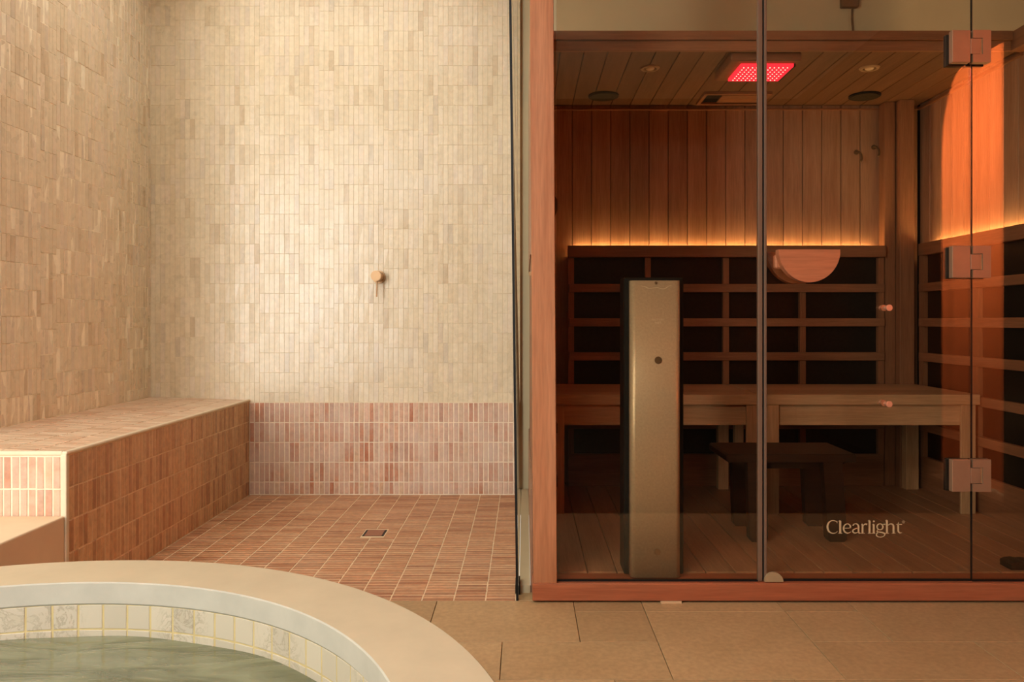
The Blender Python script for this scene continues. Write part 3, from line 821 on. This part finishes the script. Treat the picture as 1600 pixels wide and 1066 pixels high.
# lettering on the door
def stroke(bm, pts, y, tf, th=0.0006, smooth=True):
    """variable-width pen stroke through (x, y, width) points"""
    if smooth and len(pts) > 2:
        out = []
        for i in range(len(pts) - 1):
            p0 = pts[max(i - 1, 0)]; p1 = pts[i]; p2 = pts[i + 1]; p3 = pts[min(i + 2, len(pts) - 1)]
            for s in range(6):
                t = s / 6
                out.append(tuple(0.5 * (2 * b + (c - a) * t + (2 * a - 5 * b + 4 * c - d) * t * t + (-a + 3 * b - 3 * c + d) * t ** 3) for a, b, c, d in zip(p0, p1, p2, p3)))
        out.append(pts[-1]); pts = out
    Ls, Rs = [], []
    for i, p in enumerate(pts):
        a = pts[max(i - 1, 0)]; b = pts[min(i + 1, len(pts) - 1)]
        dx, dy = b[0] - a[0], b[1] - a[1]; l = math.hypot(dx, dy) or 1
        nx, ny = -dy / l, dx / l; h = max(p[2], 2) / 2
        Ls.append(tf(p[0] + nx * h, p[1] + ny * h)); Rs.append(tf(p[0] - nx * h, p[1] - ny * h))
    fl_ = [bm.verts.new((q[0], y, q[1])) for q in Ls]; fr = [bm.verts.new((q[0], y, q[1])) for q in Rs]
    for i in range(len(Ls) - 1):
        bm.faces.new((fl_[i], fl_[i + 1], fr[i + 1], fr[i]))
def zf(ox, oy, s, d):
    return lambda x, y: P(ox + x / s, oy + y / s, d)
LET = {
 'C': [[(300, 246, 9), (292, 222, 12), (262, 204, 13), (215, 199, 13), (168, 225, 22), (141, 275, 31), (141, 330, 32), (162, 378, 26), (205, 407, 17), (250, 410, 13), (285, 397, 10), (303, 374, 8)], [(298, 203, 7), (300, 246, 9)]],
 'l': [[(350, 203, 34), (350, 408, 34)], [(320, 211, 7), (350, 198, 12)], [(318, 411, 9), (385, 411, 9)]],
 'e': [[(412, 327, 10), (470, 325, 10), (528, 322, 10)], [(520, 325, 27), (517, 285, 25), (490, 258, 15), (462, 254, 12), (428, 272, 19), (408, 312, 27), (408, 350, 28), (430, 390, 24), (470, 407, 17), (505, 400, 11), (530, 376, 7)]],
 'a': [[(566, 285, 26), (572, 266, 20), (598, 253, 12), (630, 258, 20), (652, 285, 29), (655, 330, 29), (655, 385, 29), (668, 406, 18), (692, 408, 7)], [(650, 322, 9), (605, 334, 13), (570, 352, 20), (560, 375, 25), (575, 399, 22), (605, 406, 16), (635, 394, 11), (652, 376, 8)]],
 'r': [[(722, 262, 31), (722, 408, 31)], [(697, 268, 7), (722, 254, 12)], [(695, 411, 9), (762, 411, 9)], [(735, 290, 10), (752, 264, 16), (775, 256, 22), (796, 266, 26)]],
 'l2': [[(838, 200, 33), (838, 408, 33)], [(808, 207, 7), (838, 192, 12)], [(808, 411, 9), (872, 411, 9)]],
 'i': [[(908, 262, 31), (908, 408, 31)], [(882, 268, 7), (908, 254, 12)], [(878, 411, 9), (938, 411, 9)], [(895, 212, 4), (899, 212, 22), (910, 212, 33), (921, 212, 22), (925, 212, 4)]],
 'g': [[(1012, 252, 12), (978, 266, 20), (963, 303, 25), (980, 340, 20), (1012, 352, 12), (1046, 340, 20), (1061, 303, 25), (1046, 266, 20), (1012, 252, 12)], [(1048, 268, 10), (1075, 260, 14), (1104, 262, 17)],
       [(982, 348, 9), (966, 366, 14), (968, 385, 20), (1000, 393, 22), (1050, 398, 24), (1084, 412, 23), (1092, 436, 18), (1070, 462, 13), (1028, 474, 12), (985, 470, 14), (956, 450, 18), (954, 424, 17), (975, 402, 12), (1000, 394, 8)]],
 'h': [[(1128, 196, 33), (1128, 408, 33)], [(1098, 203, 7), (1128, 188, 12)], [(1098, 411, 9), (1164, 411, 9)], [(1140, 288, 9), (1165, 262, 14), (1200, 254, 20), (1230, 272, 28), (1238, 305, 31), (1238, 408, 31)], [(1208, 411, 9), (1274, 411, 9)]],
 't': [[(1322, 222, 4), (1316, 262, 24), (1316, 330, 29), (1318, 375, 28), (1336, 402, 20), (1360, 405, 12), (1380, 393, 6)], [(1282, 262, 12), (1380, 262, 12)]],
 'reg': [[(1403, 200, 4), (1387, 206, 4), (1380, 222, 4), (1387, 238, 4), (1403, 245, 4), (1419, 238, 4), (1426, 222, 4), (1419, 206, 4), (1403, 200, 4)], [(1396, 211, 4), (1396, 235, 4)], [(1396, 212, 4), (1410, 214, 4), (1409, 223, 4), (1396, 224, 4)], [(1402, 224, 4), (1412, 235, 4)]],
}
bm = bmesh.new(); tf = zf(1280, 795, 1066 / 100.0, 2.1885)
for ch in LET.values():
    for s in ch: stroke(bm, s, 2.1885, tf)
fin('door_lettering', bm, M['logo'], dr_)

# ------------------------------------------------------------------ heater tower behind the left pane
ht = empty('heater_tower', (0.376, 2.25, Z0)); tag(ht, 'tall beige metal heater back standing behind the left sauna pane', 'heater')
bx('heater_body', M['black'], ht, 0.289, 0.463, 2.240, 2.335, Z0, 0.926, 0.003)
bm = bmesh.new()
xa, xb, r = 0.3035, 0.4480, 0.016
pts = [(xa + r * (1 - math.sin(a)), 2.206 + r * (1 - math.cos(a))) for a in [PI / 2 * i / 6 for i in range(7)]][::-1]
pts = [(xa, 2.240)] + pts + [(xb - r * (1 - math.sin(a)), 2.206 + r * (1 - math.cos(a))) for a in [PI / 2 * i / 6 for i in range(7)]] + [(xb, 2.240)]
prism(bm, pts, 'z', Z0 + 0.001, 0.915)
pc = fin('metal_cover', bm, M['steel'], ht)
for p in pc.data.polygons:
    if abs(p.normal.z) < 0.5: p.use_smooth = True
def screw(px, py, r=0.006):
    x, z = P(px, py, 2.203); bm = bmesh.new(); cyl(bm, (x, 2.2045, z), (0, 1, 0), r, 0.004, 16, bev=0.001); fin('screw', bm, M['screw'], ht)
screw(1025, 442, 0.0038); screw(1028.5, 563, 0.0105); screw(1027, 863, 0.0095)
# dented lip line near its top
bm = bmesh.new(); tfp = zf(970, 420, 10.66, 2.2055)
stroke(bm, [(330, 285, 3), (400, 300, 6), (460, 326, 8), (520, 326, 6), (600, 312, 5), (680, 336, 8), (740, 330, 8), (800, 290, 6), (850, 285, 3)], 2.2052, tfp)
fin('scratch', bm, M['etch'], ht)
SM = {'C': [[(9, 3), (5, 0), (1, 3), (1, 7), (5, 10), (9, 7)]], 'A': [[(0, 10), (4.5, 0), (9, 10)], [(2, 6), (7, 6)]], 'U': [[(1, 0), (1, 7), (4.5, 10), (8, 7), (8, 0)]],
      'T': [[(0, 0), (9, 0)], [(4.5, 0), (4.5, 10)]], 'I': [[(4.5, 0), (4.5, 10)]], 'O': [[(4.5, 0), (1, 3), (1, 7), (4.5, 10), (8, 7), (8, 3), (4.5, 0)]],
      'N': [[(1, 10), (1, 0), (8, 10), (8, 0)]], 'H': [[(1, 0), (1, 10)], [(8, 0), (8, 10)], [(1, 5), (8, 5)]]}
bm = bmesh.new()
for word, ox, oy, s in (('CAUTION', 515, 838, 2.6), ('HOT', 570, 885, 3.4)):
    for i, ch in enumerate(word):
        for st in SM[ch]: stroke(bm, [(ox + (i * 11.5 + a) * s, oy + b * s, 4.5) for a, b in st], 2.2052, tfp, smooth=False)
fin('warning_text', bm, M['etch'], ht)

# ------------------------------------------------------------------ heater walls
RZS = [0.945, 0.792, 0.640, 0.488, 0.335]; RH = 0.0185
hw = empty('heater_wall', (0.2, 3.45, Z0)); tag(hw, 'grid of black infrared panels in wood rails along the sauna back', 'heater panel', 'infrared heater walls')
X0, X1 = 0.194, 1.606
bx('ledge', M['w_x'], hw, X0 - 0.002, X1 + 0.002, 3.415, 3.452, 1.082, 1.134, 0.002)
for z in RZS: bx('rail', M['w_x'], hw, X0 + 0.004, X1 - 0.0, 3.425, 3.452, z - RH, z + RH, 0.0015)
bx('base_board', M['w_x'], hw, X0, X1, 3.432, 3.458, Z0, 0.203, 0.002)
sxs = [0.207, 0.550, 0.899, 1.242, 1.592]
lv = [1.082] + [z for z in RZS] + [0.203]
for s in sxs:
    for i in range(6):
        t = lv[i] - (0 if i == 0 else RH); b = lv[i + 1] + (0 if i == 5 else RH)
        bx('stile', M['w_stile'], hw, s - 0.013, s + 0.013, 3.430, 3.452, b, t)
for j in range(4):
    for i in range(6):
        t = lv[i] - (0 if i == 0 else RH); b = lv[i + 1] + (0 if i == 5 else RH)
        bx('infrared_panel', M['heater'], hw, sxs[j] + 0.013, sxs[j + 1] - 0.013, 3.452, 3.460, b, t)
bx('light_strip', M['led'], hw, X0 + 0.03, X1 - 0.03, 3.480, 3.495, 1.118, 1.122)
bx('strip_shelf', M['w_x'], hw, X0, X1, 3.452, 3.500, 1.082, 1.092)

hr = empty('heater_wall', (1.745, 2.8, Z0)); tag(hr, 'grid of black infrared panels in wood rails on the sauna right wall', 'heater panel', 'infrared heater walls')
Y0, Y1, XF = 2.24, 3.416, 1.745
bx('ledge', M['w_y'], hr, XF - 0.002, XF + 0.022, Y0, Y1 - 0.012, 1.086, 1.140, 0.002)
for z in RZS: bx('rail', M['w_y'], hr, XF, XF + 0.022, Y0, Y1 - 0.012, z - RH, z + RH, 0.0015)
bx('base_board', M['w_y'], hr, XF + 0.006, XF + 0.03, Y0, Y1, Z0, 0.203, 0.002)
sys_ = [2.26, 2.60, 2.983, 3.388]
lv[0] = 1.086
for s in sys_:
    for i in range(6):
        t = lv[i] - (0 if i == 0 else RH); b = lv[i + 1] + (0 if i == 5 else RH)
        bx('stile', M['w_stile'], hr, XF + 0.004, XF + 0.022, s - 0.02, s + 0.02, b, t)
for j in range(3):
    for i in range(6):
        t = lv[i] - (0 if i == 0 else RH); b = lv[i + 1] + (0 if i == 5 else RH)
        bx('infrared_panel', M['heater'], hr, XF + 0.022, XF + 0.03, sys_[j] + 0.02, sys_[j + 1] - 0.02, b, t)
bx('light_strip', M['led'], hr, 1.778, 1.794, Y0 + 0.03, Y1 - 0.06, 1.124, 1.128)
bx('strip_shelf', M['w_y'], hr, XF + 0.020, SX1, Y0, Y1, 1.086, 1.096)

# ------------------------------------------------------------------ benches in the sauna
def bench(x0, x1, legs, label):
    e = empty('sauna_bench', ((x0 + x1) / 2, 2.95, Z0)); tag(e, label, 'bench', 'wooden sauna benches')
    zt, yb = 0.517, 3.420
    n = 5; wd = (yb - 2.95) / n
    for i in range(n):
        bx('seat_board', M['bench_x'], e, x0, x1, 2.95 + i * wd, 2.95 + (i + 1) * wd - 0.0006, zt - 0.022, zt, 0.0015)
    bx('front_edge', M['bench_x'], e, x0, x1, 2.930, 2.949, zt - 0.039, zt + 0.0, 0.0015)
    bx('apron', M['bench_x'], e, x0 + 0.01, x1 - 0.01, 2.948, 2.966, zt - 0.118, zt - 0.0395)
    for (a, b, y0, y1) in legs:
        bx('leg', M['bench_z'], e, a, b, y0, y1, Z0, zt - 0.0395, 0.0015)
    return e
bench(0.092, 0.894, [(0.095, 0.151, 2.935, 2.947), (0.847, 0.892, 2.935, 2.947), (0.095, 0.151, 3.36, 3.40), (0.847, 0.892, 3.36, 3.40)],
      'long light wood sauna bench on the left behind the heater tower')
bench(0.905, 1.738, [(0.925, 0.972, 2.935, 2.947), (1.668, 1.724, 2.935, 2.947), (0.921, 0.957, 3.36, 3.40), (1.668, 1.724, 3.36, 3.40)],
      'light wood sauna bench on the right behind the glass door')

# stool
st = empty('wooden_stool', (0.9, 2.68, Z0)); tag(st, 'low dark wooden stool on the sauna floor before the benches', 'stool')
zs = 0.355
bm = bmesh.new()
prism(bm, [(0.672, zs - 0.006), (0.678, zs), (1.100, zs), (1.106, zs - 0.006), (1.106, zs - 0.024), (1.100, zs - 0.028), (0.678, zs - 0.028), (0.672, zs - 0.022)], 'y', 2.560, 2.800)
fin('seat', bm, M['stool'], st)
bm = bmesh.new(); prism(bm, [(0.690, zs - 0.028), (1.095, zs - 0.028), (1.06, zs - 0.056), (0.735, zs - 0.056)], 'y', 2.60, 2.63); fin('apron', bm, M['stool'], st)
bm = bmesh.new(); prism(bm, [(0.690, zs - 0.028), (1.095, zs - 0.028), (1.06, zs - 0.056), (0.735, zs - 0.056)], 'y', 2.73, 2.76); fin('apron', bm, M['stool'], st)
for (xt, xb_, w_) in ((0.775, 0.782, 0.062), (1.030, 1.044, 0.064)):
    for (ya, yb2) in ((2.565, 2.600), (2.762, 2.797)):
        bm = bmesh.new()
        pts = [(xt - w_ / 2, zs - 0.028), (xt + w_ / 2, zs - 0.028), (xb_ + w_ / 2, Z0 + 0.010), (xb_ + w_ / 2 - 0.008, Z0), (xb_ - w_ / 2 + 0.008, Z0), (xb_ - w_ / 2, Z0 + 0.010)]
        prism(bm, pts, 'y', ya, yb2); fin('leg', bm, M['stool'], st)

# ------------------------------------------------------------------ ceiling fittings
rp = empty('red_light_panel', (0.9, 2.92, ZC)); tag(rp, 'square red glowing therapy lamp under the sauna ceiling', 'lamp')
bx('lamp_housing', M['w_x'], rp, 0.752, 1.010, 2.80, 3.04, 1.748, ZC, 0.004)
bx('lamp_face', M['red'], rp, 0.797, 0.992, 2.832, 3.010, 1.738, 1.748)
bx('lamp_bezel', M['black'], rp, 0.992, 0.998, 2.832, 3.010, 1.736, 1.748)
bm = bmesh.new()
for i in range(11):
    for j in range(7):
        cyl(bm, (0.812 + i * 0.0162, 2.848 + j * 0.0245, 1.7375), (0, 0, 1), 0.0024, 0.002, 8)
tag(fin('diode', bm, M['reddot'], rp), kind='stuff')
for (px, lab, y_) in ((943, 'round dark speaker in the sauna ceiling on the left', 3.342), (1351, 'round dark speaker in the sauna ceiling on the right', 3.342)):
    x_ = (px - CX) / F * y_
    s = empty('ceiling_speaker', (x_, y_, ZC)); tag(s, lab, 'speaker', 'speakers in the sauna ceiling')
    bm = bmesh.new(); cyl(bm, (x_, y_, ZC - 0.003), (0, 0, 1), 0.066, 0.006, 40); fin('speaker_ring', bm, M['black'], s)
    bm = bmesh.new(); cyl(bm, (x_, y_, ZC - 0.007), (0, 0, 1), 0.060, 0.004, 40); fin('speaker_grille', bm, M['speaker'], s)
for (px, lab, y_) in ((1015.5, 'small round unlit ceiling lamp left of the red panel', 2.977), (1358.5, 'small round unlit ceiling lamp right of the red panel', 2.977)):
    x_ = (px - CX) / F * y_
    s = empty('ceiling_lamp', (x_, y_, ZC)); tag(s, lab, 'lamp', 'small sauna ceiling lamps')
    bm = bmesh.new(); lathe(bm, [(0.024, ZC - 0.001), (0.026, ZC - 0.006), (0.034, ZC - 0.006), (0.038, ZC - 0.0005)], (x_, y_), 32); fin('lamp_ring', bm, M['lampring'], s, smooth=True)
    bm = bmesh.new(); bmesh.ops.create_uvsphere(bm, u_segments=16, v_segments=8, radius=0.018, matrix=Matrix.Translation((x_, y_, ZC - 0.002)) @ Matrix.Scale(0.5, 4, (0, 0, 1)))
    fin('bulb', bm, M['bulb'], s, smooth=True)
ve = empty('ceiling_vent', (0.9, 3.37, ZC)); tag(ve, 'flat wooden sliding vent in the sauna ceiling', 'vent')
xa, xb = 0.770, 1.060
for a in ((xa, xb, 3.285, 3.300), (xa, xb, 3.440, 3.455), (xa, xa + 0.015, 3.300, 3.440), (xb - 0.015, xb, 3.300, 3.440)):
    bx('vent_frame', M['w_x'], ve, *a, ZC - 0.012, ZC, 0.001)
bx('vent_gap', M['black'], ve, xa + 0.015, xb - 0.015, 3.300, 3.440, ZC - 0.002, ZC - 0.0005)
bx('vent_slide', M['w_x'], ve, xa + 0.085, xb - 0.015, 3.320, 3.425, ZC - 0.008, ZC - 0.002)

# dark hooks on the left inner wall
def hook(y, z0, z1, up, lab):
    h = z1 - z0; o = 0.0225
    if up: pts = [(0.078, z0), (0.078 + 0.008, z0), (0.078 + o, z0 + h * 0.45), (0.078 + o, z1 - 0.01), (0.078 + o - 0.008, z1), (0.078, z1)]
    else: pts = [(0.078, z0), (0.078 + o, z0), (0.078 + o, z0 + h * 0.5), (0.078 + 0.004, z1), (0.078, z1)]
    bm = bmesh.new(); prism(bm, pts, 'y', y, y + 0.03); o_ = fin('wall_hook', bm, M['box']); tag(o_, lab, 'hook', 'dark hooks on the sauna left wall'); return o_
Yh = 2.36
zz = lambda y: EYE - (y - HZ) / F * Yh
hook(Yh, zz(346), zz(307), True, 'dark hook high on the sauna left wall beside the post')
hook(Yh, zz(677), zz(648), False, 'dark hook on the sauna left wall at bench height')
hook(Yh, zz(761), zz(727), False, 'dark hook low on the sauna left wall near the bench leg')

# two small wooden hooks on the back wall
def peg(px, py, lab):
    x, z = P(px, py, 3.48); bm = bmesh.new()
    cyl(bm, (x, 3.4985, z + 0.010), (0, 1, 0), 0.011, 0.004, 16)
    pp = [(x, 3.497, z + 0.012), (x + 0.002, 3.475, z + 0.006), (x + 0.004, 3.458, z - 0.010), (x + 0.004, 3.452, z - 0.028), (x - 0.002, 3.446, z - 0.040)]
    for a, b in zip(pp, pp[1:]):
        A, B = Vector(a), Vector(b); cyl(bm, (A + B) / 2, B - A, 0.0048, (B - A).length + 0.004, 10)
    tag(fin('coat_hook', bm, M['box']), lab, 'hook', 'coat hooks on the sauna back wall')
peg(1341, 240, 'small dark hook on the back planks, the lower left one of two')
peg(1368, 232, 'small dark hook on the back planks, the upper right one of two')

# junction box and cable
jb = empty('junction_box', (1.49, 3.54, 2.28)); tag(jb, 'small brown junction box with a cable above the sauna roof', 'junction box')
jx0, jz = P(1314, 12, 3.54); jx1 = P(1341, 12, 3.54)[0]
bx('box_body', M['box'], jb, jx0, jx1, 3.525, 3.556, jz, jz + 0.075, 0.004)
cx_ = P(1331.5, 0, 3.545)[0]
bm = bmesh.new()
pp = [(cx_, jz + 0.005), (cx_ - 0.001, jz - 0.05), (cx_ + 0.003, jz - 0.10), (cx_ + 0.010, jz - 0.16), (cx_ + 0.016, jz - 0.28), (cx_ + 0.012, 1.836)]
for a, b in zip(pp, pp[1:]):
    A = Vector((a[0], 3.545, a[1])); B = Vector((b[0], 3.545, b[1])); cyl(bm, (A + B) / 2, B - A, 0.0045, (B - A).length + 0.003, 10)
fin('cable', bm, M['box'], jb)
